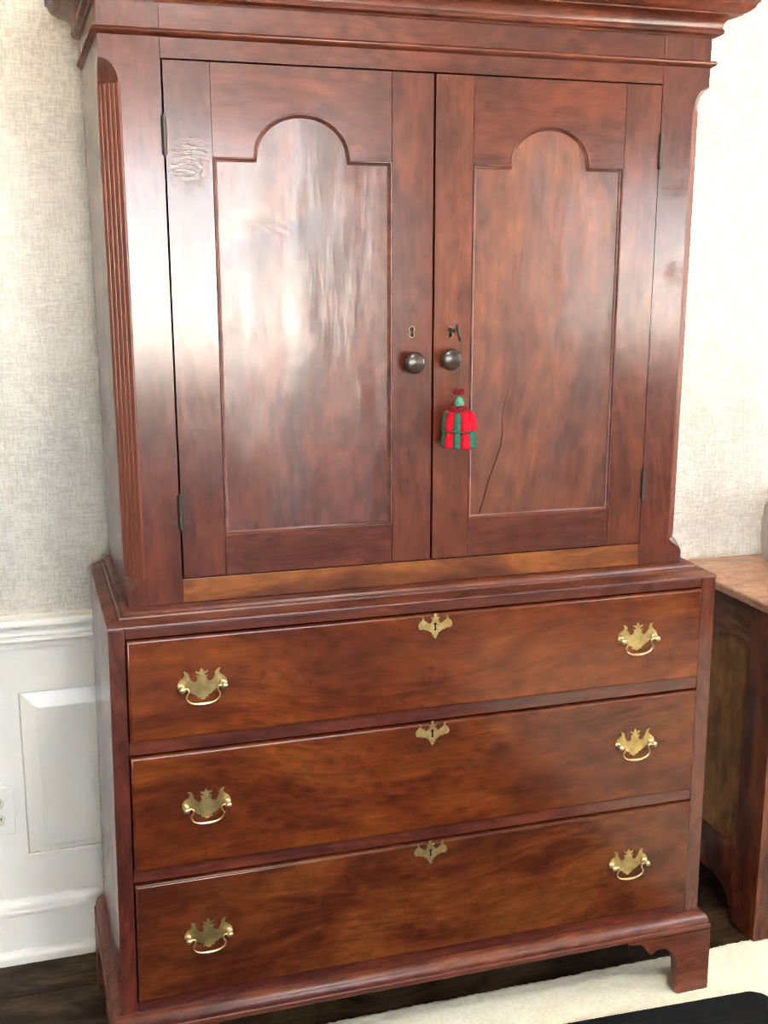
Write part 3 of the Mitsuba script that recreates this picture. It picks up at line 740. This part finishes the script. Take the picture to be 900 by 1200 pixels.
for i in range(3):
    d = sd('drawer', rbox(xa + .002, xb - .002, Y0 - .007, Y0 + .016, .1385 + dz * i, .1385 + dz * (i + 1) - .004, .004), 'm_board_front', 40)
    for hx in (X0 + .32, X1 - .32):
        add(d + '__knob', shift(lathe([(0, 0), (.009, 0), (.007, .006), (.008, .010), (.016, .015), (.018, .021), (.014, .027), (0, .029)], 'y', 24), [hx, Y0 - .0068, .138 + dz * (i + .5)]), 'm_knob', 50)
lab(S, 'lower dark wooden sideboard with a paler top, against the wall right of the press', 'cabinet')

vp = [(0, 0), (.052, 0), (.055, .004), (.060, .03), (.0625, .06), (.062, .10), (.058, .135), (.046, .158), (.034, .166), (.034, .172), (.030, .172), (.028, .165), (0, .160)]
add('vase', shift(lathe(vp, 'z', 48), [1.6860, .436, .8142]), 'm_vase', 40)
lab('vase', 'taupe pot at the right edge of the picture, standing on the sideboard', 'vase')

# ------------------------------------------------------------------ rug and mat
def rug():
    RX0, RX1, RY0, RY1, h = -1.0, 2.6, -2.3, .112, .0085
    gx = np.unique(np.r_[np.linspace(RX0, .1, 20), np.arange(.1, 1.75, .0034), np.linspace(1.75, RX1, 20)])
    gy = np.unique(np.r_[np.linspace(RY0, -.32, 24), np.arange(-.32, RY1 - .004, .0034), RY1 - .003, RY1 - .001, RY1])
    X, Y = np.meshgrid(gx, gy, indexing='ij')
    import meshkit
    pts = np.stack([X * 120, Y * 120, X * 0], -1)
    nz = meshkit.fbm(pts, 2, 3) - .5
    big = meshkit.fbm(np.stack([X * 9, Y * 9, X * 0 + 4], -1), 2, 5) - .5
    edge = np.clip((RY1 - Y) / .010, 0, 1) ** .5
    Z = h + nz * .0026 * edge + big * .002 * edge
    Z = np.where(Y >= RY1 - 1e-6, .0015, Z * np.where(edge < 1, .45 + .55 * edge, 1))
    wob = (meshkit.fbm(np.stack([X * 160, X * 0, X * 0], -1), 2, 9) - .5) * .006 + (meshkit.fbm(np.stack([X * 11, X * 0 + 2, X * 0], -1), 2, 9) - .5) * .004
    Yd = Y + wob * np.clip(1 - (RY1 - Y) / .02, 0, 1) - .002 * 0
    Xd = X + nz * .002
    top = np.stack([Xd, Yd, np.maximum(Z, .0012)], -1)
    # keep the pile pressed flat under the things that stand on it
    for ax0, ax1, ay0, ay1 in ((1.12, 1.235, -.03, .075), (-1.1, .16, -.2, .2), (X0 - .006, X0 + .052, Y0 - .006, .2)):
        ins = (X > ax0) & (X < ax1) & (Y > ay0) & (Y < ay1)
        top[..., 2] = np.where(ins, np.minimum(top[..., 2], .0078), top[..., 2])
    under = (X > -.82) & (X < 1.42) & (Y < -.02) & (Y > -2.2)
    top[..., 2] = np.where(under, np.minimum(top[..., 2], .0092), top[..., 2])
    m = grid_mesh(top)
    n, k = X.shape
    b = [i * k for i in range(n)] + [(n - 1) * k + j for j in range(1, k)] + [i * k + k - 1 for i in range(n - 2, -1, -1)] + [j for j in range(k - 2, 0, -1)]
    v = np.array(m.vertices); N = len(v)
    lowv = v[b].copy(); lowv[:, 2] = .0002
    f = list(m.faces[:, ::-1])
    L = len(b)
    for i in range(L):
        j = (i + 1) % L
        f += [[b[i], N + i, N + j], [b[i], N + j, b[j]]]
    f += [[N, N + i + 1, N + i] for i in range(1, L - 1)]
    return trimesh.Trimesh(np.vstack([v, lowv]), np.array(f), process=False)
add('rug', rug(), 'm_rug', True)
lab('rug', 'cream short-pile rug under the front of the press', 'rug')
mp = Polygon([(1.2995, -.0715), (.60, -.041), (-.80, .020 - .06), (-.80, -2.15), (1.40, -2.15), (1.3235, -.09)]).buffer(-.022, 12).buffer(.022, 12)
add('mat', extr_z(mp, .0100, .0185), 'm_mat', 30)
lab('mat', 'flat black mat with a rounded corner lying on the cream rug', 'mat')

# ground outside the windows
add('terrace', cat(box(-30, 40, -60, YF - .2, -.45, -.35), box(XR + .25, 40, YF - .2, 12, -.45, -.35)), 'm_outside')
lab('terrace', 'pale paved terrace outside the windows', 'ground', kind='structure')
